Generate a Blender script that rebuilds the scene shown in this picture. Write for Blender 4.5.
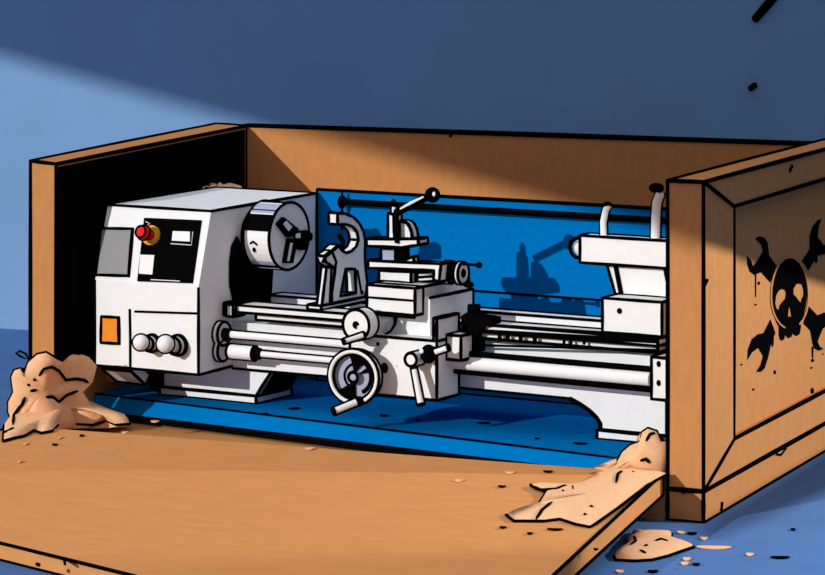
import bpy, bmesh, math, random
from mathutils import Vector, Matrix
from mathutils.geometry import tessellate_polygon

for o in list(bpy.data.objects):
    bpy.data.objects.remove(o)
random.seed(7)
SC = bpy.context.scene
COL = SC.collection

# ------------------------------------------------------------------ camera
F, YAW, HOR, CX, CAMH = 3200.0, 0.40, -105.0, 412.5, 1.9      # focal length (px), yaw, horizon row, centre column, height
cs, sn = math.cos(YAW), math.sin(YAW)
CAM = Vector((2.95798, -9.31628, CAMH))
cd = bpy.data.cameras.new('camera')
cd.sensor_fit = 'HORIZONTAL'
cd.sensor_width = 36.0
cd.lens = F / 825.0 * 36.0
cd.shift_x = 0.0
cd.shift_y = (HOR - 287.5) / 825.0
cd.clip_end = 200
cam = bpy.data.objects.new('camera', cd)
COL.objects.link(cam)
cam.location = CAM
cam.rotation_euler = (math.radians(90), 0, YAW)
SC.camera = cam

# ------------------------------------------------------------------ light and exposure
SC.view_settings.view_transform = 'Standard'
SC.view_settings.look = 'None'
SC.view_settings.gamma = 1.0
SC.view_settings.use_curve_mapping = False
SC.view_settings.exposure = 0.0

AMB = (0.25, 0.25, 0.28)                 # tint of the open sky; brighter overhead than at the horizon
SKY_LOW, SKY_TOP = 0.84, 2.5
world = bpy.data.worlds.new('world')
SC.world = world
world.use_nodes = True
wb = world.node_tree.nodes['Background']
wb.inputs[0].default_value = (AMB[0], AMB[1], AMB[2], 1)
wn = world.node_tree
wtc = wn.nodes.new('ShaderNodeTexCoord'); wsp = wn.nodes.new('ShaderNodeSeparateXYZ')
wmx = wn.nodes.new('ShaderNodeMath'); wmx.operation = 'MAXIMUM'; wmx.inputs[1].default_value = 0.0
wsq = wn.nodes.new('ShaderNodeMath'); wsq.operation = 'POWER'; wsq.inputs[1].default_value = 2.0
wma = wn.nodes.new('ShaderNodeMath'); wma.operation = 'MULTIPLY_ADD'
wma.inputs[1].default_value = SKY_TOP; wma.inputs[2].default_value = SKY_LOW
wn.links.new(wtc.outputs['Generated'], wsp.inputs[0]); wn.links.new(wsp.outputs['Z'], wmx.inputs[0])
wn.links.new(wmx.outputs[0], wsq.inputs[0]); wn.links.new(wsq.outputs[0], wma.inputs[0])
wn.links.new(wma.outputs[0], wb.inputs[1])

SUN_DIR = Vector((0.40, 0.90, -0.31)).normalized()
sd = bpy.data.lights.new('sun', 'SUN')
sd.energy = 2.58
sd.angle = math.radians(0.42)
sd.color = (1.0, 0.985, 0.95)
sun = bpy.data.objects.new('sun', sd)
COL.objects.link(sun)
sun.location = (-5, -9, 8)
sun.rotation_euler = SUN_DIR.to_track_quat('-Z', 'Y').to_euler()

LAMP = Vector((3.3, 0.75, 1.75))
ld = bpy.data.lights.new('added_side_fill', 'SPOT')  # added spot, out of view, to brighten the crate's right end
ld.energy = 500
ld.spot_size = math.radians(50)
ld.spot_blend = 0.25
ld.shadow_soft_size = 0.03
lamp = bpy.data.objects.new('added_side_fill', ld)
COL.objects.link(lamp)
lamp.location = LAMP
lamp.rotation_euler = (Vector((0.2, 0.62, 0.2)) - LAMP).to_track_quat('-Z', 'Y').to_euler()

# ------------------------------------------------------------------ measuring: a pixel of the frame to a point on a known plane
def ray(px, py):
    u = (px - CX) / F
    return Vector((u * cs - sn, u * sn + cs, -(py - HOR) / F))

def P(px, py, **k):
    ax, v = list(k.items())[0]
    i = 'XYZ'.index(ax)
    d = ray(px, py)
    return CAM + d * ((v - CAM[i]) / d[i])

TH = -0.14                                # the lathe stands slightly turned in its crate
ORG = Vector((-1.3, 0.4, 0.0))
RL = Matrix.Rotation(-TH, 3, 'Z')
CAML = RL @ (CAM - ORG)

def L(px, py, **k):                       # the same in the lathe's own frame (x along the bed, y away from the operator)
    ax, v = list(k.items())[0]
    i = 'xyz'.index(ax)
    d = RL @ ray(px, py)
    return CAML + d * ((v - CAML[i]) / d[i])

def Ls(pts, **k):
    return [L(a, b, **k) for a, b in pts]

def Ps(pts, **k):
    return [P(a, b, **k) for a, b in pts]

VL = Vector((0.50, -0.86, 0.10)).normalized()     # towards the open front of the crate, lathe frame
VW = Vector((0.38, -0.92, 0.10)).normalized()

# ------------------------------------------------------------------ materials
def lin(c):
    c /= 255.0
    return c / 12.92 if c <= 0.04045 else ((c + 0.055) / 1.055) ** 2.4

MATS = {}
def mat(name, rgb, gain=1.0, grain=0.05, scale=60.0, fibre=None):
    m = bpy.data.materials.new(name)
    m.use_nodes = True
    nt = m.node_tree
    for n in list(nt.nodes):
        nt.nodes.remove(n)
    out = nt.nodes.new('ShaderNodeOutputMaterial')
    bs = nt.nodes.new('ShaderNodeBsdfDiffuse')
    bs.inputs['Roughness'].default_value = 0.0
    c = [min(0.93, lin(v) * gain) for v in rgb]
    if grain > 0:
        tc = nt.nodes.new('ShaderNodeTexCoord')
        mp = nt.nodes.new('ShaderNodeMapping')
        if fibre:
            mp.inputs['Scale'].default_value = fibre
        nz = nt.nodes.new('ShaderNodeTexNoise')
        nz.inputs['Scale'].default_value = scale
        nz.inputs['Detail'].default_value = 5
        rp = nt.nodes.new('ShaderNodeValToRGB')
        rp.color_ramp.elements[0].position = 0.3
        rp.color_ramp.elements[1].position = 0.7
        rp.color_ramp.elements[0].color = [v * (1 - grain) for v in c] + [1]
        rp.color_ramp.elements[1].color = [min(0.95, v * (1 + grain)) for v in c] + [1]
        nt.links.new(tc.outputs['Object'], mp.inputs['Vector'])
        nt.links.new(mp.outputs['Vector'], nz.inputs['Vector'])
        nt.links.new(nz.outputs['Fac'], rp.inputs['Fac'])
        nt.links.new(rp.outputs['Color'], bs.inputs['Color'])
    else:
        bs.inputs['Color'].default_value = c + [1]
    nt.links.new(bs.outputs['BSDF'], out.inputs['Surface'])
    MATS[name] = m
    return m

mat('ink', (6, 6, 7), grain=0)
mat('white_enamel', (243, 243, 242), grain=0.02, scale=30)
mat('blue_enamel', (0, 115, 187), grain=0.05, scale=40)
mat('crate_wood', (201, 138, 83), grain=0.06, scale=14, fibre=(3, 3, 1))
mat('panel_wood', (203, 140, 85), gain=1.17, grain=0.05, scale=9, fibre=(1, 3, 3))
mat('shade_black', (9, 8, 8), grain=0.2, scale=30)
mat('shavings_tan', (224, 174, 130), gain=1.22, grain=0.05, scale=45)
mat('grey_plate', (150, 150, 150), grain=0.03)
mat('orange_plate', (243, 146, 48), grain=0.03)
mat('red_plastic', (232, 42, 45), grain=0)
mat('yellow_plastic', (240, 176, 48), grain=0)
mat('black_metal', (8, 8, 9), grain=0)
mat('steel_grey', (170, 178, 205), grain=0.03)
mat('wall_paint', (121, 157, 196), grain=0.05, scale=2.2)
mat('floor_paint', (77, 110, 158), gain=1.22, grain=0.06, scale=3)
mat('shadow_board_paint', (120, 120, 125), grain=0.03)

# ------------------------------------------------------------------ mesh builder
INK = 0.0056
class MB:
    """collects shapes for ONE mesh; material slots in order of first use"""
    def __init__(self, main='white_enamel', ink=INK):
        self.v, self.f, self.m, self.slots = [], [], [], [main]
        self.main, self.ink = main, ink
    def slot(self, name):
        if name is None:
            name = self.main
        if name not in self.slots:
            self.slots.append(name)
        return self.slots.index(name)
    def add(self, vs, fs, m=None):
        b = len(self.v)
        self.v += [Vector(p) for p in vs]
        s = self.slot(m)
        for f in fs:
            self.f.append([b + i for i in f])
            self.m.append(s)
    # --- tubes
    def tube(self, pts, r, m='ink', n=6, closed=False, over=0.0, taper=False):
        pts = [Vector(p) for p in pts]
        q = [pts[0]]
        for p in pts[1:]:
            if (p - q[-1]).length > 1e-5:
                q.append(p)
        pts = q
        if closed and (pts[0] - pts[-1]).length < 1e-5:
            pts.pop()
        k = len(pts)
        if k < 2:
            return
        if over and not closed:
            d0 = (pts[0] - pts[1]).normalized(); d1 = (pts[-1] - pts[-2]).normalized()
            pts[0] = pts[0] + d0 * over; pts[-1] = pts[-1] + d1 * over
        vs, fs = [], []
        up = None
        for i in range(k):
            a = pts[i - 1] if (i > 0 or closed) else pts[i]
            b = pts[(i + 1) % k] if (i < k - 1 or closed) else pts[i]
            t = (b - a).normalized() if (b - a).length > 1e-7 else Vector((1, 0, 0))
            if up is None:
                up = t.orthogonal().normalized()
            up = (up - t * up.dot(t))
            up = up.normalized() if up.length > 1e-6 else t.orthogonal().normalized()
            w = t.cross(up)
            rr = r[i] if isinstance(r, (list, tuple)) else r
            if taper and not closed and (i == 0 or i == k - 1):
                rr *= 0.45
            for j in range(n):
                an = 2 * math.pi * j / n
                vs.append(pts[i] + (up * math.cos(an) + w * math.sin(an)) * rr)
        for i in range(k if closed else k - 1):
            i2 = (i + 1) % k
            for j in range(n):
                j2 = (j + 1) % n
                fs.append([i * n + j, i * n + j2, i2 * n + j2, i2 * n + j])
        if not closed:
            fs.append(list(range(n))[::-1])
            fs.append([(k - 1) * n + j for j in range(n)])
        self.add(vs, fs, m)
    def line(self, a, b, r=None, over=0.3):
        r = r or self.ink
        a, b = Vector(a), Vector(b)
        mid = a.lerp(b, random.uniform(.35, .65))
        self.tube([a, mid, b], [r * .92, r * 1.12, r * .88], over=r * over)
    # --- prism: polygon (with holes) swept by an offset
    def prism(self, poly, off, m=None, ink=True, holes=(), skip=(), r=None, back=True):
        poly = [Vector(p) for p in poly]
        off = Vector(off)
        loops = [poly] + [[Vector(p) for p in h] for h in holes]
        flat = [p for l in loops for p in l]
        n = len(flat)
        tris = tessellate_polygon(loops)
        vs = flat + [p + off for p in flat]
        fs = [list(t) for t in tris] + [[i + n for i in reversed(t)] for t in tris]
        b = 0
        for l in loops:
            k = len(l)
            for i in range(k):
                j = (i + 1) % k
                fs.append([b + i, b + j, b + j + n, b + i + n])
            b += k
        self.add(vs, fs, m)
        if ink:
            r = r or self.ink
            for li, l in enumerate(loops):
                k = len(l)
                for i in range(k):
                    j = (i + 1) % k
                    if li == 0 and i in skip:
                        continue
                    self.line(l[i], l[j], r)
                    if back:
                        self.line(l[i] + off, l[j] + off, r)
                    a = (l[i] - l[i - 1]).normalized(); c = (l[j] - l[i]).normalized()
                    if a.dot(c) < 0.82:
                        self.line(l[i], l[i] + off, r)
    def box(self, lo, hi, m=None, ink=True, r=None):
        x0, y0, z0 = lo; x1, y1, z1 = hi
        self.prism([(x0, y0, z0), (x1, y0, z0), (x1, y0, z1), (x0, y0, z1)], (0, y1 - y0, 0), m, ink, r=r)
    # --- cylinders and balls
    def cyl(self, a, b, r0, r1=None, m=None, n=28, ink=True, rings=(0, 1), seams=True, view=None, r=None, sy=1.0):
        a, b = Vector(a), Vector(b)
        r1 = r0 if r1 is None else r1
        r = r or self.ink
        ax = (b - a).normalized()
        u = ax.cross(view or VL)
        u = u.normalized() if u.length > .05 else ax.orthogonal().normalized()
        w = ax.cross(u)
        ra, rb = [], []
        for j in range(n):
            an = 2 * math.pi * j / n
            d = u * math.cos(an) + w * (math.sin(an) * sy)
            ra.append(a + d * r0); rb.append(b + d * r1)
        fs = [[j, (j + 1) % n, n + (j + 1) % n, n + j] for j in range(n)]
        fs += [list(range(n))[::-1], [n + j for j in range(n)]]
        self.add(ra + rb, fs, m)
        if ink:
            if 0 in rings: self.tube(ra, r, closed=True)
            if 1 in rings: self.tube(rb, r, closed=True)
            if seams:
                self.tube([ra[0], rb[0]], r); self.tube([ra[n // 2], rb[n // 2]], r)
        return ra, rb, u, w
    def ball(self, c, r, m=None, ink=True, view=None, ri=None, sc=(1, 1, 1)):
        c = Vector(c); nu, nv = 20, 12
        vs = [c + Vector((0, 0, r * sc[2]))]
        for i in range(1, nv):
            t = math.pi * i / nv
            for j in range(nu):
                p = 2 * math.pi * j / nu
                vs.append(c + Vector((r * sc[0] * math.sin(t) * math.cos(p), r * sc[1] * math.sin(t) * math.sin(p), r * sc[2] * math.cos(t))))
        vs.append(c - Vector((0, 0, r * sc[2])))
        fs = [[0, 1 + j, 1 + (j + 1) % nu] for j in range(nu)]
        for i in range(nv - 2):
            for j in range(nu):
                a = 1 + i * nu + j; b = 1 + i * nu + (j + 1) % nu
                fs.append([a, a + nu, b + nu, b])
        e = len(vs) - 1; base = 1 + (nv - 2) * nu
        fs += [[base + (j + 1) % nu, base + j, e] for j in range(nu)]
        self.add(vs, fs, m)
        if ink:
            self.ring(c, view or VL, r, ri)
    def ring(self, c, axis, r, ri=None, a0=0.0, a1=2 * math.pi, n=24, m='ink', sy=1.0):
        c = Vector(c); ax = Vector(axis).normalized()
        u = ax.cross(Vector((0, 0, 1)))
        u = u.normalized() if u.length > .05 else Vector((1, 0, 0))
        w = u.cross(ax)
        full = a1 - a0 > 6.28
        k = n if full else n + 1
        pts = [c + (u * math.cos(a0 + (a1 - a0) * i / n) * sy + w * math.sin(a0 + (a1 - a0) * i / n)) * r for i in range(k)]
        self.tube(pts, ri or self.ink, m, closed=full)
    def torus(self, c, axis, r, rt, m=None, n=32, sy=1.0):
        c = Vector(c); ax = Vector(axis).normalized()
        u = ax.cross(Vector((0, 0, 1))).normalized(); w = u.cross(ax)
        self.tube([c + (u * math.cos(2 * math.pi * i / n) * sy + w * math.sin(2 * math.pi * i / n)) * r for i in range(n)], rt, m, n=10, closed=True)
    # --- inflated lump from an outline
    def lump(self, pts, front, back=None, m=None, ink=True, r=None, noise=0.012, seed=1, skip=(), centre=None):
        pts = [Vector(p) for p in pts]
        rng = random.Random(seed)
        front = Vector(front); back = Vector(back) if back is not None else Vector((0, 0, 0))
        k = len(pts)
        c = Vector(centre) if centre else sum(pts, Vector()) / k
        levels = [1.0, .93, .8, .6, .36]
        for sgn, off in ((1, front), (-1, back)):
            vs, fs = [], []
            for li, s in enumerate(levels):
                h = math.sqrt(max(0, 1 - s * s)) if li else 0
                for p in pts:
                    nz = rng.uniform(-1, 1) * noise * (1 if li else 0)
                    vs.append(c + (p - c) * s + off * (h + nz / max(off.length, .05) if off.length > 1e-6 else 0))
            vs.append(c + off)
            for li in range(len(levels) - 1):
                for j in range(k):
                    j2 = (j + 1) % k
                    fs.append([li * k + j, li * k + j2, (li + 1) * k + j2, (li + 1) * k + j])
            e = len(vs) - 1; b = (len(levels) - 1) * k
            fs += [[b + j, b + (j + 1) % k, e] for j in range(k)]
            self.add(vs, fs, m)
        if ink:
            run = []
            for i in range(k + 1):
                run.append(pts[i % k])
                if i % k in skip or i == k:
                    if len(run) > 1: self.tube(run, r or self.ink)
                    run = []
    def build(self, name, parent=None, world=False, smooth=False):
        me = bpy.data.meshes.new(name)
        org = Vector((0, 0, 0))
        if parent is not None and world:
            org = parent_origin(parent)
        me.from_pydata([tuple(p - org) for p in self.v], [], self.f)
        for s in self.slots:
            me.materials.append(MATS[s])
        me.polygons.foreach_set('material_index', self.m)
        bm = bmesh.new(); bm.from_mesh(me)
        bmesh.ops.recalc_face_normals(bm, faces=bm.faces[:])
        bm.to_mesh(me); bm.free()
        if smooth:
            for p in me.polygons: p.use_smooth = True
        me.update()
        o = bpy.data.objects.new(name, me)
        COL.objects.link(o)
        if parent is not None:
            o.parent = parent
        return o

def parent_origin(p):
    o = Vector((0, 0, 0))
    while p is not None:
        o += Vector(p.location); p = p.parent
    return o

def tag(o, label=None, cat=None, group=None, kind=None):
    if label: o['label'] = label
    if cat: o['category'] = cat
    if group: o['group'] = group
    if kind: o['kind'] = kind
    return o

def empty(name, loc, label, cat, rz=0.0, group=None):
    o = bpy.data.objects.new(name, None)
    o.empty_display_size = 0.1
    COL.objects.link(o)
    o.location = loc; o.rotation_euler = (0, 0, rz)
    return tag(o, label, cat, group)

# ------------------------------------------------------------------ setting
WALLY = 2.9
b = MB('floor_paint'); b.box((-14, -14, -0.1), (9, WALLY, 0), ink=False)
tag(b.build('floor'), kind='structure')
b = MB('wall_paint'); b.box((-9, WALLY, -0.1), (8, WALLY + .15, 5.2), ink=False)
wall = tag(b.build('wall_back'), kind='structure')
def stroke(px, r0, r1):
    m = MB('black_metal')
    pts = [P(x, y, Y=WALLY - .002) for x, y in px]
    k = len(pts)
    m.tube(pts, [r0 + (r1 - r0) * i / (k - 1) for i in range(k)], 'black_metal', n=8)
    m.ball(pts[0], r0, 'black_metal', ink=False); m.ball(pts[-1], r1, 'black_metal', ink=False)
    o = m.build('crack', wall)
    o['label'] = 'black crack in the blue wall'
    return o
stroke([(756, 18), (762, 11), (768, 4), (776, -6)], .017, .02)
stroke([(751, 88), (754.5, 85.5)], .012, .012)

# unseen board added behind the viewer, its edge shaped to cast the diagonal shadow
def up(p, yp):
    t = (p.y - yp) / SUN_DIR.y
    return p - SUN_DIR * t
HY = -10.5
edge = [up(P(-60, 33, Y=WALLY), HY), up(P(0, 50, Y=WALLY), HY), up(P(275, 125, Y=WALLY), HY),
        up(P(275, 118, Y=1.63), HY), up(P(560, 198, Y=1.63), HY),
        up(P(668, 222, Y=.7), HY),
        up(P(668, 229, Y=-.06), HY), up(P(703, 239, Y=-.06), HY)]
b = MB('shadow_board_paint')
e0, e1 = edge[0], edge[-1]
poly = [Vector((e0.x - 3.0, HY, e0.z + .5))] + edge + [Vector((e1.x + 4.5, HY, e1.z - .1)), Vector((e1.x + 4.5, HY, 7.2)), Vector((e0.x - 3.0, HY, 7.2))]
b.prism(poly, (0, -.12, 0), ink=False)
tag(b.build('shadow_board'), kind='structure')

# unseen flap added before the lamp to cut the right end's shadow edge
def flap_pt(px, py, k):
    return LAMP + (P(px, py, X=0) - LAMP) * k
b = MB('black_metal')
K = .6
f0, f1 = flap_pt(690, 238.5, K), flap_pt(840, 284, K)
d = (f1 - f0)
poly = [f0 - d * .6, f1 + d * 1.2, f1 + d * 1.2 + Vector((0, 0, .9)), f0 - d * .6 + Vector((0, 0, .9))]
b.prism(poly, (.012, 0, 0), ink=False)
added_stand = empty('added_lamp', (LAMP.x, LAMP.y, 0), 'added black lamp on a pole, unseen, out to the right of the crate', 'lamp')  # added stand for the fill spot, out of view
b.build('added_shadow_flap', added_stand, world=True)
b = MB('black_metal')
b.cyl((LAMP.x + .25, LAMP.y, 0), (LAMP.x + .25, LAMP.y, LAMP.z + .05), .02, ink=False)
b.cyl((LAMP.x + .25, LAMP.y, 0), (LAMP.x + .25, LAMP.y, .03), .22, ink=False)
b.build('added_lamp_pole', added_stand, world=True)
b = MB('black_metal')
b.cyl((LAMP.x + .25, LAMP.y, LAMP.z), (LAMP.x + .12, LAMP.y, LAMP.z), .07, .12, ink=False)
b.build('added_lamp_head', added_stand, world=True)
b = MB('black_metal')
b.tube([Vector((LAMP.x + .25, LAMP.y, LAMP.z + .05)), Vector((LAMP.x + .25, LAMP.y, f0.z + .7)), Vector((f0.x + .006, LAMP.y, f0.z + .7))], .012, 'black_metal')
b.build('added_flap_arm', added_stand, world=True)

b = MB('black_metal')  # unseen bar added to darken the floor strip beside the runner
g0, g1, g2, g3 = P(702, 525, Z=0), P(825, 452, Z=0), P(825, 487, Z=0), P(713, 537, Z=0)
ga, gb = g0 + (g0 - g1) * .05, g1 + (g1 - g0) * .5
gc, gd = g2 + (g2 - g3) * .5, g3 + (g3 - g2) * .05
b.prism([LAMP + (p - LAMP) * .55 for p in (ga, gb, gc, gd)], (0, 0, -.01), ink=False)
b.build('added_shadow_bar', added_stand, world=True)

# ------------------------------------------------------------------ crate
INK_C = INK * 1.25
crate = empty('wooden_crate', (-1.2, 0.8, 0), 'large open orange wooden shipping crate holding the white lathe', 'crate')
def cpart(mb, name, label=None, parent=None, **k):
    o = mb.build(name, parent or crate, world=True, **k)
    if label: o['label'] = label
    return o
BZ = 0.09
b = MB('crate_wood'); b.box((-2.5, -.058, 0), (-.115, 1.7, BZ), ink=False)
cpart(b, 'base')
# back panel
zl, zr = P(246, 126, Y=1.63).z, P(813, 144.5, Y=1.63).z
b = MB('crate_wood', INK_C)
b.prism([(-2.37, 1.63, BZ), (-.03, 1.63, BZ), (-.03, 1.63, zr), (-2.37, 1.63, zl)], (0, .07, 0))
b.tube(Ps([(452, 131), (450, 137)], Y=1.628), INK * .9)
cpart(b, 'back_panel')
# left end
tl = [P(30.5, 161, Y=.25), P(56, 164, Y=.25), P(246, 126, Y=1.63), P(216, 124, Y=1.70)]
b = MB('crate_wood', INK_C)
vs = [Vector((p.x, p.y, 0.0)) for p in tl] + tl
b.add(vs, [[3, 2, 1, 0], [4, 5, 6, 7], [0, 1, 5, 4], [1, 2, 6, 5], [2, 3, 7, 6], [3, 0, 4, 7]])
for i in range(4):
    j = (i + 1) % 4
    b.line(tl[i], tl[j]); b.line(vs[i], tl[i])
left = cpart(b, 'left_end')
# black sheet painting the shade on the left end's inner face, ragged below
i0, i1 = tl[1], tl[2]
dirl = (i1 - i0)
b = MB('shade_black', ink=.003)
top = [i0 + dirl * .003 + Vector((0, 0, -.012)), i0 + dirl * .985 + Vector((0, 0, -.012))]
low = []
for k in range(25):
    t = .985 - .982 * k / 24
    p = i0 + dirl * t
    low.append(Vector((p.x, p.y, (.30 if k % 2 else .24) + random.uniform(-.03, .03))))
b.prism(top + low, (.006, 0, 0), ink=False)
cpart(b, 'shade_sheet', 'ragged black sheet painting the shade on the inner wall', left)
# right end: four mitred boards round a set-in panel, on a runner
FY, BY, TX = -.06, 1.7, -.114
zt = P(703, 182, Y=FY).z
q0 = P(733.6, 206.4, X=0); q1 = P(734, 439, X=0)
zb = P(703.5, 491, Y=FY).z
yi, zi, zj, yo = (q0.y + q1.y) / 2, q0.z, q1.z, BY - .17
O4 = [(FY, zt), (BY, zt), (BY, zb), (FY, zb)]
I4 = [(yi, zi), (yo, zi), (yo, zj), (yi, zj)]
b = MB('crate_wood', INK_C); b.box((TX + .01, yi - .02, zj - .02), (-.028, yo + .02, zi + .02), ink=False)
right = cpart(b, 'right_end')
for i in range(4):
    j = (i + 1) % 4
    b = MB('crate_wood', INK_C)
    b.prism([(0, *O4[i]), (0, *O4[j]), (0, *I4[j]), (0, *I4[i])], (TX, 0, 0))
    if i == 3:
        b.tube(Ps([(703.5, 287), (707, 280)], X=.002), INK * 1.1); b.tube(Ps([(703, 366), (704, 352)], X=.002), INK * .5)
        b.tube(Ps([(683, 494), (687, 489)], Y=FY - .002), INK * .5)
    if i == 0:
        b.tube(Ps([(789.5, 171), (792, 166)], X=.002), INK * 1.1)
    if i == 2:
        b.tube(Ps([(776, 454), (781, 455), (786, 448)], X=.002), INK * .7)
    cpart(b, 'frame_board', None, right)
b = MB('crate_wood', INK_C)
b.prism([(TX, FY, 0), (TX, FY, zb - .003), (0, FY, zb - .003), (0, FY, 0)], (0, BY - FY, 0))
b.tube(Ps([(721, 511), (722, 502)], X=.002), INK * 1.1)
cpart(b, 'runner')

# painted emblem: a skull over two crossed spanners
EMB = []
def ep(lst):
    return [P(740 + x / 3.39, 205 + y / 3.39, X=-.0265) for x, y in lst]
sk_out = [(172, 178), (150, 184), (130, 204), (115, 235), (108, 270), (106, 305), (108, 340), (114, 370), (122, 395), (131, 412),
          (131, 440), (135, 456), (143, 460), (150, 454), (153, 438), (157, 446), (165, 452), (174, 447), (178, 434), (183, 440), (192, 444), (202, 438), (206, 420), (207, 402),
          (216, 375), (224, 340), (229, 300), (229, 262), (221, 225), (206, 196), (190, 182)]
eyel = [(140, 284), (152, 288), (156, 300), (153, 318), (142, 330), (134, 342), (131, 357), (123, 350), (119, 332), (122, 308), (130, 292)]
eyer = [(199, 266), (210, 270), (215, 288), (215, 308), (208, 320), (207, 333), (200, 325), (190, 312), (181, 302), (181, 284), (189, 270)]
nose = [(167, 340), (171, 358), (175, 383), (168, 376), (162, 381), (164, 358)]
wr = [
    [(24, 172), (35, 185), (44, 208), (60, 188), (78, 155), (72, 135), (52, 114), (66, 106), (82, 110), (94, 128), (98, 170), (125, 207), (112, 235), (103, 263), (72, 228), (48, 237), (33, 225), (25, 200)],
    [(276, 47), (262, 52), (245, 75), (236, 105), (236, 150), (210, 190), (222, 205), (232, 222), (262, 172), (288, 165), (308, 148), (318, 118), (312, 98), (300, 120), (285, 138), (264, 108), (266, 75)],
    [(103, 388), (120, 434), (106, 465), (97, 510), (84, 552), (72, 565), (55, 566), (70, 542), (78, 512), (62, 484), (40, 500), (25, 525), (27, 490), (40, 455), (60, 438), (80, 434)],
    [(232, 342), (220, 380), (215, 402), (238, 425), (246, 470), (252, 486), (266, 494), (284, 488), (270, 480), (263, 462), (280, 420), (300, 405), (320, 425), (322, 398), (310, 374), (285, 364), (262, 374)]]
b = MB('black_metal')
off = (.0008, 0, 0)
sk_out = [(168 + (x - 168) * .99, 310 + (y - 310) * 1.0) for x, y in sk_out]
b.prism(ep(sk_out), off, ink=False, holes=[ep(eyel), ep(eyer), ep(nose)])
oval = [(168 + 66 * math.cos(t * .2618), 310 - 137 * math.sin(t * .2618) * (1 if t < 12 else .82)) for t in range(24)]
inner = [(168 + (x - 168) * .93, 310 + (y - 310) * .955) for x, y in oval]
for i in range(-2, 15):                      # bare wood line left round the skull
    j = i + 1
    b.prism([p + Vector((.0012, 0, 0)) for p in ep([oval[i % 24], oval[j % 24], inner[j % 24], inner[i % 24]])], off, 'crate_wood', ink=False)
for i in range(15, 22):
    j = i + 1
    if i not in (17, 18, 19):
        b.prism([p + Vector((.0012, 0, 0)) for p in ep([oval[i % 24], oval[j % 24], inner[j % 24], inner[i % 24]])], off, 'crate_wood', ink=False)
for w in wr:
    b.prism(ep(w), off, ink=False)
def drip(x, y0, y1, wd):
    b.prism(ep([(x - wd, y0), (x + wd, y0), (x + wd * .7, y1 - wd), (x, y1 + wd), (x - wd * .7, y1 - wd)]), off, ink=False)
for a in ((53, 233, 312, 2), (110, 440, 478, 5), (246, 480, 518, 3), (258, 172, 190, 5)): drip(*a)
def dot(x, y, rx, ry):
    b.prism(ep([(x + rx * math.cos(t * .7854), y + ry * math.sin(t * .7854)) for t in range(8)]), off, ink=False)
for a in ((64, 265, 4, 6), (53, 338, 4, 3), (258, 187, 5, 10), (246, 527, 5, 6), (242, 552, 5, 3), (118, 567, 4, 7), (5, 541, 4, 3), (45, 625, 4, 4), (281, 505, 2, 3), (245, 630, 6, 11)): dot(*a)
cpart(b, 'emblem', 'black skull and crossed spanners painted on the crate end', right)

# the crate's front, let down on the floor
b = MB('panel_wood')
hzz = P(667, 474, Y=-.062).z
hl, hr = Vector((-2.40, -.062, hzz)), Vector((-.128, -.062, hzz))
ol, om, orr = Vector((-2.42, -1.07, .05)), P(0, 543, Z=.05), None
om2 = P(130, 575, Z=.05)
dd = (om2 - om); dd /= dd.x
orr = om2 + dd * (.05 - om2.x); ol = om + dd * (-2.42 - om.x)
top = [hl, hr, orr, ol]
bot = [p - Vector((0, 0, .064 if i < 2 else .049)) for i, p in enumerate(top)]
NL = 24
gv = []
for q in (top, bot):
    for i in range(NL + 1):
        gv += [q[0].lerp(q[1], i / NL), q[3].lerp(q[2], i / NL)]
H2 = 2 * (NL + 1)
gf = []
for i in range(NL):
    a_ = 2 * i
    gf += [[a_, a_ + 1, a_ + 3, a_ + 2], [H2 + a_, H2 + a_ + 2, H2 + a_ + 3, H2 + a_ + 1], [a_, a_ + 2, H2 + a_ + 2, H2 + a_], [a_ + 1, H2 + a_ + 1, H2 + a_ + 3, a_ + 3]]
gf += [[0, H2, H2 + 1, 1], [2 * NL, 2 * NL + 1, H2 + 2 * NL + 1, H2 + 2 * NL]]
b.add(gv, gf)
for i in (1, 2, 3):
    j = (i + 1) % 4
    b.line(top[i], top[j]); b.line(bot[i], bot[j])
    b.line(top[i], bot[i])
b.tube(Ps([(64, 559), (65, 564)], Z=.052), INK * .8); b.tube(Ps([(37, 564), (39, 565)], Z=.052), INK * 1.0)
def lid_z(x, y):
    ye = om.y + dd.y * (x - om.x)
    return hzz + (.05 - hzz) * min(1, max(0, (y + .062) / (ye + .062)))
def on_lid(px, py):
    p = P(px, py, Z=.1)
    for _ in range(8): p = P(px, py, Z=lid_z(p.x, p.y) + .002)
    return p.z
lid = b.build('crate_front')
me = lid.data
piv = Vector((-1.2, -.7, 0))
for v in me.vertices: v.co -= piv
lid.location = piv
tag(lid, 'wide orange wooden crate front let down flat on the floor before the lathe', 'crate panel')

# ------------------------------------------------------------------ lathe
lathe = empty('metal_lathe', ORG, 'white metalworking lathe on a blue chip tray inside the wooden crate', 'lathe', rz=TH)
def lp(mb, name, parent=None, label=None, smooth=False):
    o = mb.build(name, parent or lathe, smooth=smooth)
    if label: o['label'] = label
    return o
TZ = 0.165                                   # tray top
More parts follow.
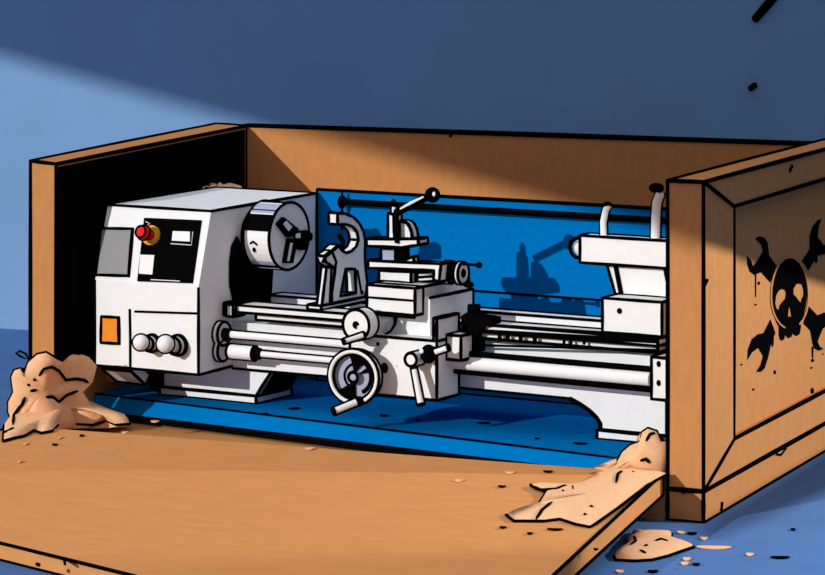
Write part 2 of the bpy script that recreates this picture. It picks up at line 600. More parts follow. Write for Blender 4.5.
# tray
tA, tB = L(82, 392, z=TZ), L(640, 461, z=TZ)
dx = (tB - tA) / (tB.x - tA.x)
tB = tA + dx * (1.16 - tA.x)
bA, bB = L(100, 416, z=.10), L(605, 480, z=.10)
dx2 = (bB - bA) / (bB.x - bA.x)
bB = bA + dx2 * (1.13 - bA.x)
b = MB('blue_enamel')
top = [tA, tB, Vector((1.16, .66, TZ)), Vector((-1.14, .66, TZ))]
bot = [bA, bB, Vector((1.13, .64, .10)), Vector((-1.11, .64, .10))]
b.add(top + bot, [[0, 1, 2, 3], [7, 6, 5, 4], [0, 4, 5, 1], [1, 5, 6, 2], [2, 6, 7, 3], [3, 7, 4, 0]])
b.line(top[0], top[1], INK * .75); b.line(top[3], top[0]); b.line(top[0], bot[0])
chip_tray = lp(b, 'chip_tray', label='blue tray under the lathe')
b = MB('black_metal')  # black strip painting the shadow line below the tray
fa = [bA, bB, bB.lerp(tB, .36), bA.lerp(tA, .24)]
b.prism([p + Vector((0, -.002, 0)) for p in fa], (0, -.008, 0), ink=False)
lp(b, 'tray_shadow', chip_tray, 'black strip painting the shadow along the foot of the tray')
# splash guard
GY = .6
g = Ls([(318, 190), (668, 209)], y=GY)
gz = (g[0].z + g[1].z) / 2
b = MB('blue_enamel')
b.box((L(317, 191, y=GY).x, GY, TZ), (1.08, GY + .02, gz))
lz = (L(460, 290, y=GY).z + L(600, 300, y=GY).z) / 2
b.line((-.3, GY, lz), (1.08, GY, lz), INK * .8)
lp(b, 'splash_guard', label='blue splash guard behind the bed')
b = MB('black_metal')
r0, r1 = L(342, 204.5, y=GY - .03), L(668, 218, y=GY - .03)
rz = (r0.z + r1.z) / 2
b.cyl((r0.x, GY - .03, rz), (1.08, GY - .03, rz), .0115, ink=False, m='black_metal')
b.torus((r0.x, GY - .03, rz), (1, 0, 0), .016, .008, 'black_metal')
b.line((r0.x, GY - .03, rz), (r0.x, GY - .03, gz + .0), INK * .7)
b.line((r0.x, GY - .03, rz), (r0.x, GY - .03, rz - .1), INK * .9)
for x in (r0.x + .1, .5, 1.0): b.cyl((x, GY - .03, rz), (x, GY + .001, rz), .008, ink=False, m='black_metal')
lp(b, 'guard_rail', label='black rail')

# headstock -------------------------------------------------------------
HYF = -.15
hs = {}
A0, A1 = L(95, 365, y=HYF), L(198.5, 375, y=HYF)
M0, M1 = L(92.5, 290, y=HYF), L(200, 288, y=HYF)
hx0, hx1 = A0.x, A1.x
hz0 = (A0.z + A1.z) / 2; hzm = M1.z
BYT = HYF + .075
T1 = L(212, 209, y=BYT); T0 = L(108, 207, y=BYT)
hzt = (T1.z + T0.z) / 2
HB = L(316, 191, x=hx1).y
prof = [(HYF, hz0), (HYF, hzm), (BYT, hzt), (HB, hzt + .008), (HB, .42), (L(234, 367, x=hx1).y + .02, hz0 + .005)]
b = MB('white_enamel')
b.prism([(hx1, y, z) for y, z in prof], (hx0 - hx1, 0, 0), skip=(1,))
b2 = b
def fz(z):                                   # y of the front at height z
    return HYF if z <= hzm else HYF + (BYT - HYF) * (z - hzm) / (hzt - hzm)
def front(px, py, lift=0.0):                 # a point on the headstock front (lower upright or upper leaning face)
    p = L(px, py, y=HYF)
    if p.z > hzm:
        n = Vector((0, -(hzt - hzm), (BYT - HYF))).normalized()
        p0 = Vector((0, HYF, hzm))
        d = RL @ ray(px, py)
        p = CAML + d * ((p0 - CAML).dot(n) / d.dot(n))
        return p + n * lift
    return p + Vector((0, -lift, 0))
NUP = Vector((0, -(hzt - hzm), (BYT - HYF))).normalized()
b.tube([front(130, 309, .001), front(130.5, 340, .001), front(130.5, 370, .001)], INK * .9)
b.tube([front(135, 311.5, .001), front(199, 313.5, .001)], INK * .8)
head = lp(b, 'headstock')
# plates on the front
b = MB('grey_plate')
b.prism([front(*q) for q in ((102, 228.5), (133, 229), (129, 276), (96.5, 275))], NUP * .004)
lp(b, 'name_plate', head, 'blank grey plate')
b = MB('orange_plate')
b.prism([front(*q) for q in ((102, 316.5), (119, 317.5), (119.5, 343.5), (101.5, 342.5))], (0, -.004, 0))
lp(b, 'warning_plate', head, 'blank orange plate')
b = MB('black_metal')
b.prism([front(*q) for q in ((145, 218), (202, 220.5), (193, 283.5), (138, 281.5))], NUP * .006, ink=False)
panel = lp(b, 'control_panel', head, 'black control panel')
b = MB('white_enamel')
b.prism([front(*q, .006) for q in ((174, 231.5), (191, 232), (191, 242), (173, 241))], NUP * .002, ink=False)
lp(b, 'display', head, 'small white display window')
for pts in (((172, 244), (192.5, 245.5), (194, 232)), ((152, 280), (181, 281.5)), ((147, 222), (151, 224), (146.5, 227))):
    b = MB('white_enamel'); b.tube([front(*q, .007) for q in pts], .0017, 'white_enamel')
    lp(b, 'panel_marking', head, 'thin white line on the black panel')
b = MB('white_enamel')
b.prism([front(*q, .006) for q in ((141.5, 255), (155.5, 255.5), (153.5, 275), (140, 274))], NUP * .002, ink=False)
lp(b, 'switch_plate', head, 'small white plate on the black panel')
b = MB('yellow_plastic')
c = front(153, 236, .006)
b.cyl(c, c + NUP * .012, .034, ink=False, view=VL)
lp(b, 'stop_collar', head, 'yellow collar of the stop button')
b = MB('red_plastic', ink=.004)
b.cyl(c + NUP * .01, c + NUP * .05, .015, .018)
b.cyl(c + NUP * .05, c + NUP * .07, .026, .020)
lp(b, 'stop_button', head, 'red mushroom stop button')
# spherical knobs on the door
for (kx, ky, rr, bx, by, br) in ((141, 342.5, .027, 153, 343, .026), (165.5, 344, .0295, 179, 345, .031)):
    b = MB('white_enamel')
    base = front(bx, by)
    tip = base + Vector((0, -.075, .004))
    b.cyl(base + Vector((0, .005, 0)), base + Vector((0, -.012, 0)), br + .008, m='black_metal', ink=False)
    b.cyl(base, base + Vector((0, -.03, 0)), br, br * .9)
    p = L(kx, ky, y=HYF - .075)
    b.cyl(base + Vector((0, -.02, 0)), p, br * .7, seams=True, rings=(0,))
    b.ball(p, rr)
    lp(b, 'knob', head, 'white ball knob')
# skirt below
b = MB('white_enamel')
s0, s1 = L(102, 368.5, y=HYF + .005), L(131, 371.5, y=HYF + .005)
yb = HYF + .10
s2, s3 = L(145, 384.5, y=yb), L(116, 380.5, y=yb)
b.prism([s0, s1, s2, s3], (0, .03, .03), m='white_enamel')
lp(b, 'skirt', head)
# spindle, black plate painting the shadow behind the chuck, chuck
XF = hx1
b = MB('black_metal')
b.prism(Ls([(236, 236), (231, 246), (229, 262), (229, 285), (233, 303), (270, 304), (272, 270), (258, 268), (246, 255)], x=XF + .002), (.006, 0, 0), ink=False)
lp(b, 'chuck_shadow', head, 'black plate painting the shadow behind the chuck')
cc = L(289, 236, y=.2)
CHX, CHZ = cc.x, cc.z
b = MB('white_enamel')
R = .116
SYC = 1.08
def chuck_ring(x0, x1, r0, r1, m=None, rings=(0, 1), seams=True):
    n = 40
    ra = [Vector((x0, .2 + math.cos(2 * math.pi * i / n) * r0 * SYC, CHZ + math.sin(2 * math.pi * i / n) * r0)) for i in range(n)]
    rb = [Vector((x1, .2 + math.cos(2 * math.pi * i / n) * r1 * SYC, CHZ + math.sin(2 * math.pi * i / n) * r1)) for i in range(n)]
    b.add(ra + rb, [[j, (j + 1) % n, n + (j + 1) % n, n + j] for j in range(n)] + [list(range(n))[::-1], list(range(n, 2 * n))], m)
    if 0 in rings: b.tube(ra, INK, closed=True)
    if 1 in rings: b.tube(rb, INK, closed=True)
    if seams:
        for i in (11, 30): b.tube([ra[i], rb[i]], INK)
x1 = CHX; x0 = CHX - .105; xb = XF
chuck_ring(x0, x1, R, R)
chuck_ring(xb + .004, x0, .088, .096, rings=(0,))
def band(a0, a1, xs, xe, rr, m):
    n = 8; vs = []
    for i in range(n + 1):
        a = a0 + (a1 - a0) * i / n
        for x in (xs, xe):
            vs.append(Vector((x, .2 + math.cos(a) * rr * SYC, CHZ + math.sin(a) * rr)))
    b.add(vs, [[2 * i, 2 * i + 1, 2 * i + 3, 2 * i + 2] for i in range(n)], m)
PI = math.pi
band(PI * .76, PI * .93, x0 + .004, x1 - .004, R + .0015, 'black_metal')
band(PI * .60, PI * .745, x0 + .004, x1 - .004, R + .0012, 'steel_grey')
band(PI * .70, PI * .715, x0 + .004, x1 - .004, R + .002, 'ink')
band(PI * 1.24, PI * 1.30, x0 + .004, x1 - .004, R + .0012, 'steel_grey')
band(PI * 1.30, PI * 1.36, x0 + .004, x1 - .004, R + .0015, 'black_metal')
kx = (x0 + x1) / 2 - .012
def on_barrel(a, x): return Vector((x, .2 + math.cos(a) * (R + .001) * SYC, CHZ + math.sin(a) * (R + .001)))
b.ball(on_barrel(PI * 1.11, kx), .007, 'ink', ink=False, sc=(1, .5, 1.3))
b.tube([on_barrel(PI * 1.05, kx - .012), on_barrel(PI * 1.03, kx), on_barrel(PI * 1.06, kx + .016)], .004)
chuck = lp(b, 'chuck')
def face(px, py, x): return L(px, py, x=x)
for jaw, white in (([(275, 224), (281, 217), (296, 229), (290, 236), (285, 237)], [(283, 224), (286, 221), (291.5, 227), (288, 231)]),
                   ([(294, 231), (305, 230), (309.5, 234), (309, 240), (304, 242), (302, 250), (297, 250), (293, 241)], [(295.5, 234), (299.5, 233), (299.5, 238), (295.5, 238)]),
                   ([(286, 238), (295, 239), (290, 263), (281.5, 263)], [(290, 243), (292, 243), (288.5, 261), (287, 261)])):
    b = MB('black_metal')
    b.prism([face(x, y, CHX) for x, y in jaw], (.014, 0, 0), ink=False)
    b.prism([face(x, y, CHX + .0145) for x, y in white], (.004, 0, 0), 'white_enamel', ink=False)
    lp(b, 'jaw', chuck, 'black stepped jaw')

# pedestals -------------------------------------------------------------
b = MB('white_enamel')
PY = .05
pz = TZ
px0, px1 = L(160, 392, y=PY).x, L(256, 402, y=PY).x
b.prism([(px0, PY, pz), (px1, PY, pz), (px1, PY, pz + .027), (px0, PY, pz + .027)], (0, .22, 0))
ptop = L(272, 372, y=PY + .02)
b.prism([(px0 + .005, PY + .012, pz + .027), (px1 - .008, PY + .012, pz + .027), (ptop.x, PY + .012, ptop.z), (ptop.x, PY + .012, .40), (px0 + .005, PY + .012, .40)], (0, .20, 0))
b.prism([(px1 + .002, PY + .03, pz + .029), (ptop.x + .002, PY + .03, ptop.z - .004), (ptop.x + .002, PY + .21, ptop.z - .004), (px1 + .002, PY + .21, pz + .029)], (.003, 0, 0), 'black_metal', ink=False)  # black sheet painting the shade on the pedestal's right side
lp(b, 'headstock_pedestal')
b = MB('black_metal')  # solid black block painted in as the shadow below the headstock
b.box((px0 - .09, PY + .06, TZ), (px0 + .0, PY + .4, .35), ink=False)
lp(b, 'headstock_shadow', label='black block painting the shadow under the headstock')
# bed -------------------------------------------------------------------
WZ = .505                                    # top of the ways
BED0, BED1 = hx1 - .0, 1.06
b = MB('white_enamel')
zbot = L(300, 374.5, y=.05).z
zbr = (L(458, 387, y=.05).z + L(570, 398.5, y=.05).z) / 2
bedpoly = [(hx1 + .001, .05, zbot), (.24, .05, zbr)]
curve = Ls([(570, 398.5), (580, 404), (590, 411), (597, 418), (600.5, 424), (600, 431)], y=.05)
tz = TZ
bedpoly += [tuple(p) for p in curve] + [(curve[-1].x, .05, TZ + .028), (BED1, .05, TZ + .028), (BED1, .05, .44), (hx1 + .001, .05, .44)]
b.prism(bedpoly, (0, .3, 0), ink=False)
bl = [Vector(p) for p in bedpoly]
b.tube([bl[0], Vector((-.05, .05, (zbot + zbr) / 2)), bl[1], curve[0]], INK * .9)
b.tube(curve, [INK * 1.5] * len(curve))
b.tube([(curve[-1].x, .05, TZ + .028), (BED1, .05, TZ + .028)], INK)
bed = lp(b, 'bed')
b = MB('white_enamel')
fx = L(598.5, 440, y=.04).x
b.box((fx, .03, TZ), (BED1, .38, TZ + .028))
lp(b, 'tailstock_pedestal')
# front way (two steps) left and right
b = MB('white_enamel')
wy = .0
z0, z1 = L(236, 312, y=wy).z, L(236, 303.5, y=wy).z
b.box((L(236, 308, y=wy).x, wy, z0), (BED1, wy + .10, WZ))
b.box((L(256, 317, y=.02).x, .02, z0 - .024), (BED1 - .01, .12, z0))
b.box((BED0, .28, .44), (BED1, .36, WZ))
b.box((hx1 + .002, wy - .004, z0 - .012), (L(236, 308, y=wy).x + .0, wy + .05, WZ + .004))
b.box((L(229, 300, y=wy).x + .002, wy - .02, z0 - .014), (L(229, 300, y=wy).x + .03, wy + .05, WZ + .003))
# black way edge and rack on the right of the carriage
xr = L(467, 330, y=wy - .003).x
for (a, c, th) in (((467, 330.5), (668, 342), .008), ((475, 345), (668, 351), .0045), ((486, 324.5), (668, 337), .0045)):
    p, q = L(*a, y=wy - .004), L(*c, y=wy - .004)
    q.x = min(q.x, BED1)
    b.tube([p, p.lerp(q, .5), q], th)
for tx in (498, 506, 519, 533, 563, 570, 583):
    p = L(tx, 337 + (tx - 498) * .055, y=wy - .003); b.box((p.x, wy - .006, p.z - .009), (p.x + (.013 if tx < 560 else .008), wy, p.z + .009), 'ink', ink=False)
lp(b, 'bed_way')
# lead screw: plain to the left of the apron, dark thread to the right
RY = -.03
b = MB('white_enamel', ink=INK * .95)
p0, p1 = L(230, 335.3, y=RY), L(352, 343.5, y=RY)
zc = (p0.z + p1.z) / 2
b.cyl((p0.x, RY, zc), (p1.x + .05, RY, zc), .0125, rings=(0,))
b.cyl((hx1, RY, zc), (hx1 + .022, RY, zc), .040)
b.cyl((hx1 + .02, RY, zc), (p0.x + .005, RY, zc), .02, m='black_metal', ink=False)
q0, q1 = L(467, 355.2, y=RY), L(651, 367.5, y=RY)
zq = (q0.z + q1.z) / 2
b.cyl((q0.x - .1, RY, zq), (q1.x, RY, zq), .010, m='black_metal', ink=False)
b.tube([(q0.x - .1, RY - .004, zq - .016), (q1.x, RY - .004, zq - .018)], .0022)
lp(b, 'lead_screw')
b = MB('white_enamel', ink=INK * .95)
p0, p1 = L(262, 354.3, y=RY), L(330, 359.8, y=RY)
zc2 = (p0.z + p1.z) / 2
b.cyl((p0.x, RY, zc2), (p1.x + .1, RY, zc2), .0105, rings=())
c0, c1 = L(230, 354, y=RY), L(255, 356, y=RY)
b.cyl((c0.x, RY, zc2), (c1.x, RY, zc2), .024)
b.cyl((c1.x, RY, zc2), (c1.x + .022, RY, zc2), .020, m='black_metal', ink=False)
b.cyl((hx1, RY, zc2), (hx1 + .02, RY, zc2), .036)
q0, q1 = L(461, 364, y=RY), L(651, 377.8, y=RY)
zq2 = (q0.z + q1.z) / 2
b.cyl((q0.x - .1, RY, zq2), (q1.x, RY, zq2), .0225, rings=())
b.tube([(q0.x - .1, RY - .006, zq2 - .028), (q0.x + .2, RY - .006, zq2 - .030), (q1.x, RY - .006, zq2 - .030)], [.0085, .010, .0125])
lp(b, 'feed_rod')
b = MB('white_enamel')
br = Ls([(651.5, 357), (668, 358.5), (668, 402), (651.5, 399)], y=RY - .03)
bx0 = br[0].x; bz1 = br[0].z; bz0 = br[3].z
b.box((bx0, RY - .03, bz0), (bx0 + .11, .06, bz1))
for py in (364, 383):
    p = L(658.5, py, y=RY - .032); b.ball(p, .009, 'ink', ink=False, sc=(.8, .4, 1.1))
lp(b, 'end_bracket')

# carriage --------------------------------------------------------------
AY = -.15
a0, a1 = L(436.5, 401, y=AY), L(437, 340, y=AY)
ax1 = (a0.x + a1.x) / 2; ax0 = L(350, 360, y=AY).x
az0 = (a0.z + L(378, 394, y=AY).z) / 2; az1 = (a1.z + L(385, 338, y=AY).z) / 2
b = MB('white_enamel')
b.prism([(ax0, AY, az0), (ax1, AY, az0), (ax1, AY, az1), (ax0, AY, az1)], (0, .14, 0))
atop = L(437, 318.5, y=AY).z
b.prism([(ax1 - .012, AY, az1), (ax1, AY, az1), (ax1, AY, atop), (ax1 - .012, AY, atop)], (0, .14, 0), skip=(0,))
for (x, y, r_) in ((378, 344, .007), (378.5, 361, .0), (397, 366, .002)):
    if r_: b.ball(L(x, y, y=AY), r_, 'ink', ink=False, sc=(1, .4, 1))
b.ball(L(384.5, 368, y=AY), .016, 'ink', ink=False, sc=(.9, .3, 1.1))
apron = lp(b, 'apron')
SYF = -.06
s_r = L(430, 320, y=SYF).x
SDEP = L(473, 295, x=s_r).y - SYF
s_t = L(417, 297, y=SYF).z
b = MB('white_enamel')
b.prism([(ax0 + .02, SYF, az1 - .04), (s_r, SYF, az1 - .04), (s_r, SYF, s_t), (ax0 + .02, SYF, s_t)], (0, SDEP, 0), ink=False)
b.line((s_r, SYF, s_t), (s_r, SYF + SDEP, s_t))
b.line((s_r, SYF + SDEP, s_t), (s_r, SYF + SDEP, WZ))
saddle = lp(b, 'saddle')
b = MB('black_metal')
w = L(462, 316, y=-.02)
wpx = L(461, 320, y=-.02).x
b.prism(Ls([(461, 316), (466, 312.5), (478, 316), (492, 318.5), (492, 325), (484, 327), (476, 336), (476, 353), (462, 353)], y=-.02), (0, .06, 0), ink=False)
lp(b, 'way_wiper', saddle, 'black way wiper')
b = MB('black_metal')
kk = L(474, 313, y=.12)
b.cyl(kk, kk + Vector((0, 0, .028)), .022, ink=False)
lp(b, 'lock_bolt', saddle, 'black lock bolt head')
b = MB('white_enamel')
bz = Ls([(443, 336), (466, 334), (466, 357), (443, 361)], y=-.09)
b.box((ax1, -.09, L(455, 360, y=-.09).z), (ax1 + .055, -.0, L(455, 335.5, y=-.09).z))
lp(b, 'rod_bearing', apron)
# cross slide and its ball-ended lever
CY = -.11
c = Ls([(367, 284.5), (415, 288.7), (415, 316), (367, 311)], y=CY)
cx0, cx1 = c[0].x, c[1].x
czt = (c[0].z + c[1].z) / 2; czb = (c[2].z + c[3].z) / 2; czm = (L(367, 297, y=CY).z + L(415, 301, y=CY).z) / 2
b = MB('white_enamel')
b.prism([(cx0, CY, czb), (cx1, CY, czb), (cx1, CY, czt), (cx0, CY, czt)], (0, .05, 0))
b.line((cx0, CY - .001, czm), (cx1, CY - .001, czm), INK * .8)
b.tube([(cx0, CY, czb - .004), (cx1, CY, czb - .004)], .009)
b.prism([(cx0 + .0, CY + .05, czm), (cx1, CY + .05, czm), (cx1, CY + .05, czt), (cx0, CY + .05, czt)], (0, .30, 0))
lp(b, 'cross_slide', saddle)
b = MB('black_metal')
b.tube(Ls([(395.5, 317), (395, 324), (391, 331), (383, 335.5), (374, 336)], y=-.10), [.009, .006, .005, .004, .003], 'black_metal')
lp(b, 'slide_lock', saddle, 'black curved lock lever')
# compound rest
QY = .0
c = Ls([(379, 270.5), (411, 272), (411, 288), (379, 285)], y=QY)
b = MB('white_enamel')
b.prism([(c[0].x, QY, czt), (c[1].x, QY, czt), (c[1].x, QY, c[1].z), (c[0].x, QY, c[0].z)], (0, .10, 0))
b.box((c[1].x, QY + .02, czt + .004), (c[1].x + .055, QY + .12, c[1].z - .004), 'black_metal', ink=False)
for zz in (.3, .72):
    p = Vector((c[1].x + .02, QY + .018, czt + (c[1].z - czt) * zz)); b.tube([p, p + Vector((.05, .0, .006))], .0032, 'white_enamel')
lp(b, 'compound_base', saddle)
b = MB('white_enamel')
PYF = -.03
pp = Ls([(368, 260.5), (441, 264), (439, 282), (433.5, 279.5), (434, 270.5), (411, 269.5), (368, 268)], y=PYF)
b.prism(pp, (0, .045, 0))
pw = Ls([(398, 262), (413.5, 256.5), (414, 263)], y=PYF + .02)
b.prism(pw, (0, .025, 0))
comp = lp(b, 'compound_slide', saddle)
# tool post
b = MB('steel_grey')
n0 = Ls([(381, 248), (395.5, 248), (395.5, 262), (381, 262)], y=.0)
b.prism(n0, (0, .03, 0))
b.prism(Ls([(395.5, 247.5), (406, 247), (406, 260), (395.5, 261)], y=.005), (0, .025, 0), 'black_metal', ink=False)
neck = lp(b, 'tool_post_neck', comp)
b = MB('white_enamel')
tp = Ls([(366.5, 239), (418, 239), (418.5, 245), (402, 247.5), (366.5, 246)], y=-.03)
b.prism(tp, (0, .06, 0))
b.prism(Ls([(388, 213.5), (393.5, 214), (394.5, 239), (388, 239)], y=-.0), (0, .05, 0))
qc = Ls([(399.5, 221.5), (404, 221.5), (407.5, 223.5), (410, 227.5), (411.5, 232), (412.5, 239), (399.5, 239)], y=-.01)
b.prism(qc, (0, .035, 0), r=INK * 1.1)
b.tube(Ls([(396.5, 216), (397, 243)], y=-.035), .0085)
b.cyl(L(394, 214, y=.02), L(394, 205, y=.02), .008, m='white_enamel', ink=True, seams=True)
b.ball(L(393.5, 203.5, y=.02), .012, 'black_metal', ink=False, sc=(.8, .8, 1.3))
post = lp(b, 'tool_post', comp)
b = MB('black_metal')
la, lb = L(396, 213, y=-.02), L(431, 195, y=-.02)
b.tube([la, lb], .0135, 'black_metal', n=10)
b.tube([la.lerp(lb, .18) + Vector((.0, -.0125, .004)), la.lerp(lb, .5) + Vector((0, -.0135, .005)), la.lerp(lb, .85) + Vector((.0, -.0125, .004))], [.003, .0055, .003], 'white_enamel')
b.ball(L(432.5, 195, y=-.02), .026, 'black_metal', ink=False)
b.ball(L(434, 194, y=-.044), .008, 'white_enamel', ink=False, sc=(.7, .6, 1))  # white highlight painted onto the black ball
lp(b, 'clamp_lever', post, 'black clamp lever with ball end')
# small handwheel of the compound slide
b = MB('white_enamel')
hc = L(460, 273, y=.06)
X1 = Vector((1, 0, 0))
b.cyl(hc - X1 * .055, hc - X1 * .03, .036)
b.cyl(hc - X1 * .03, hc - X1 * .005, .034, m='black_metal', ink=False)
b.cyl(hc - X1 * .005, hc + X1 * .012, .036)
b.ball(hc + X1 * .013, .015, 'ink', ink=False, sc=(.4, 1, 1))
e = hc + X1 * .012
b.tube([e + Vector((0, 0, .03)), e + Vector((.055, 0, .03))], .0055, 'black_metal')
b.ball(e + Vector((.06, 0, .03)), .011, 'black_metal', ink=False)
b.ball(e + Vector((.02, 0, -.036)), .016, 'black_metal', ink=False, sc=(1.2, 1, .7))
b.cyl(hc - X1 * .12, hc - X1 * .05, .012, m='black_metal', ink=False)
lp(b, 'compound_handwheel', comp)
# cross-feed dial
b = MB('white_enamel')
dc = L(356, 325, y=AY - .07)
dr = .050
Y1 = Vector((0, 1, 0))
b.cyl(dc, dc + Y1 * .06, dr, dr * .98)
b.cyl(dc + Y1 * .06, Vector((dc.x, SYF, dc.z)), .03, ink=False)
b.ring(dc - Y1 * .001, Y1, .009, .004, 0, 5.2)
b.ball(dc, .006, 'ink', ink=False)
h0, h1 = L(364, 335, y=AY - .085), L(343.5, 341.5, y=AY - .14)
b.cyl(h0, h1, .0095, .008, ink=True, n=12)
lp(b, 'cross_feed_dial', saddle)
# big apron handwheel
b = MB('white_enamel')
wc = L(353.5, 377, y=AY - .085)
wr_ = .083
b.torus(wc, (.12, -1, .0), wr_, .0065, 'white_enamel')
AXW = Vector((.12, -1, 0)).normalized()
b.ring(wc, AXW, wr_ + .008, INK); b.ring(wc - AXW * .004, AXW, wr_ - .009, INK)
b.cyl(wc - AXW * .036, wc - AXW * .018, wr_ - .006, m='steel_grey', ink=False)
b.cyl(wc - AXW * .036, wc - AXW * .02, wr_ + .002, wr_ + .001, m='white_enamel', rings=(0,))
b.ring(wc - AXW * .016, AXW, .055, .007, PI * .55, PI * 1.35)
b.ring(wc - AXW * .016, AXW, .040, .004, -PI * .5, PI * .5)
uu = AXW.cross(Vector((0, 0, 1))).normalized()
def wpt(a, r_): return wc - AXW * .015 + (uu * math.cos(a) + Vector((0, 0, 1)) * math.sin(a)) * r_
def wedge(a0, a1, r_):
    b.prism([wpt(a0, .012)] + [wpt(a0 + (a1 - a0) * i / 6, r_) for i in range(7)], AXW * .004, 'black_metal', ink=False)
for s0_, s1_ in ((1.3, 2.25), (-1.6, -.7), (2.5, 2.85)):
    wedge(s0_, s1_, .072)
wedge(s0_ + 2.2, s1_ + 2.3, .04)
b.cyl(wc - AXW * .03, wc + AXW * .004, .016, m='steel_grey')
b.cyl(wc - AXW * .09, wc - AXW * .03, .02, ink=False)
h0, h1 = L(359, 401, y=AY - .09), L(333.5, 411.5, y=AY - .16)
b.cyl(h0, h1, .0115, .0115, n=14)
b.ball(h0, .016, 'ink', ink=False)
lp(b, 'carriage_handwheel', apron)
# apron lever
b = MB('white_enamel')
k0 = L(411.5, 359.5, y=AY - .055)
b.cyl(k0 - Y1 * .005, k0 + Y1 * .055, .0215)
m0, m1 = L(414, 368, y=AY - .055), L(421, 404.5, y=AY - .075)
b.cyl(m0, m1, .0095, .011, n=12)
lp(b, 'feed_lever', apron)
b = MB('white_enamel')
k1 = L(428.5, 354, y=AY - .03)
b.ball(k1, .031, 'black_metal', ink=False, sc=(.85, .9, 1))
b.ball(k1 + Vector((-.010, -.028, .012)), .008, 'white_enamel', ink=False, sc=(1, .4, 1))
b.cyl(k1 + Vector((.02, 0, .006)), L(448.5, 347.5, y=AY - .02), .0095, n=12)
lp(b, 'control_knob', apron, 'black ball knob on a white arm')

# steady rest -----------------------------------------------------------
STX = L(347, 240, y=.2).x
b = MB('white_enamel')
def sp(lst): return [L(x, y, x=STX) for x, y in lst]
outer = [(337.5, 213), (345, 213.5), (353, 217), (359, 223), (363, 231), (364.5, 240), (364.5, 262), (367, 285), (363.5, 301), (345, 305), (331, 310), (332, 292), (336, 262), (331.5, 251), (338, 245), (341, 250), (346, 253), (351, 251.5), (356, 247), (358.5, 240), (357, 232), (353, 227), (347, 224.5), (337.5, 224.5)]
hole = [(345, 269), (355, 269), (356, 293), (340, 296)]
b.prism(sp(outer), (-.035, 0, 0), holes=[sp(hole)])
b.tube(sp([(357, 270), (361, 292)]), INK)
b.ball(L(361.5, 292.5, x=STX), .008, 'ink', ink=False)
b.prism(sp([(331.5, 251), (336, 262), (334, 268), (326, 262), (324, 256)]), (-.03, 0, 0))
b.tube(sp([(339, 235), (343, 242), (342, 248)]), .009)
b.tube(sp([(323, 262), (326, 256), (338, 246)]), .007)
b.prism(sp([(331, 267), (326.5, 267), (321, 313), (329, 313)]), (-.02, 0, 0))
b.box((STX - .05, .03, WZ), (STX + .005, .33, WZ + .016))
lp(b, 'steady_rest', label='white steady rest with an open ring')

# tailstock -------------------------------------------------------------
TLY = .12
t = Ls([(580, 236), (668, 240.5), (668, 268), (580, 263)], y=TLY)
tx0 = t[0].x; tzt = (t[0].z + t[1].z) / 2; tzb = (t[2].z + t[3].z) / 2
TX1 = BED1
b = MB('white_enamel')
b.prism([(tx0, TLY, tzb), (TX1, TLY, tzb), (TX1, TLY, tzt), (tx0, TLY, tzt)], (0, .07, 0))
nz = L(580, 247.5, y=TLY + .06)
b.ball((tx0 - .002, TLY + .035, (tzt + tzb) / 2), .031, 'white_enamel', sc=(1.3, 1, 1), ink=False)
b.tube([L(580, 237.5, y=TLY), L(575, 238.5, y=TLY), L(571, 242, y=TLY), L(569.5, 247.5, y=TLY), L(571.5, 253.5, y=TLY), L(575, 257, y=TLY), L(580, 258, y=TLY)], INK * 1.2)
tail = lp(b, 'tailstock')
b = MB('white_enamel')
cl = Ls([(606.5, 263), (664, 266), (671, 300), (615.5, 298)], y=TLY + .02)
bs_t = L(602.5, 297.5, y=.05).z
b.prism([cl[0], cl[1], Vector((cl[2].x, TLY + .02, bs_t)), Vector((cl[3].x, TLY + .02, bs_t))], (0, .10, 0))
b.tube(Ls([(615.5, 265), (622, 298)], y=TLY + .018), .0085)
lp(b, 'tailstock_column', tail)
b = MB('white_enamel')
tb0 = L(602.5, 320, y=.03)
bs_t = L(602.5, 298, y=.03).z
b.box((tb0.x, .03, WZ + .002), (TX1, .36, bs_t))
b.ball(L(619.5, 311, y=.029), .0095, 'ink', ink=False, sc=(1, .4, 1))
lp(b, 'tailstock_base', tail)
for pts, rr, kn, kr in (([(604, 238), (603.5, 222), (606, 210), (609, 205)], .0115, (607.5, 204.5), .013),
                        ([(655.5, 238), (656, 218), (657, 203), (660.5, 193)], .0155, (656.5, 188), .021)):
    b = MB('white_enamel')
    path = Ls(pts, y=TLY + .05)
    b.tube(path, rr, 'white_enamel', n=12)
    sd_ = Vector((cs, 0, 0)).normalized()
    for sg in (-1, 1):
        b.tube([p + Vector((1, .3, 0)).normalized() * sg * rr for p in path], INK * .85)
    b.ball(L(*kn, y=TLY + .05), kr, 'black_metal', ink=False, sc=(1.25, 1, .8))
    lp(b, 'clamp_handle', tail)

# ------------------------------------------------------------------ wood shavings
TOW = Vector((sn, -cs, 0))
from mathutils.bvhtree import BVHTree
def marks(b, curves, r=1.0):
    tree = BVHTree.FromPolygons([tuple(p) for p in b.v], b.f)
    for c_ in curves:
        pts = []
        fine = []
        for (x0, y0), (x1, y1) in zip(c_[:-1], c_[1:]):
            fine += [(x0 + (x1 - x0) * t / 3, y0 + (y1 - y0) * t / 3) for t in range(3)]
        fine.append(c_[-1])
        for x, y in fine:
            d = ray(x, y).normalized()
            hit = tree.ray_cast(CAM, d)
            if hit[0] is not None: pts.append(hit[0] - d * .002)
        if len(pts) > 1: b.tube(pts, INK * r, taper=True)
def pile(name, label, loc, build):
    b = MB('shavings_tan', ink=INK * .85)
    build(b)
    me_o = b.build(name, smooth=True)
    for v in me_o.data.vertices: v.co -= Vector(loc)
    me_o.location = loc
    return tag(me_o, label, 'wood shavings', None, 'stuff')

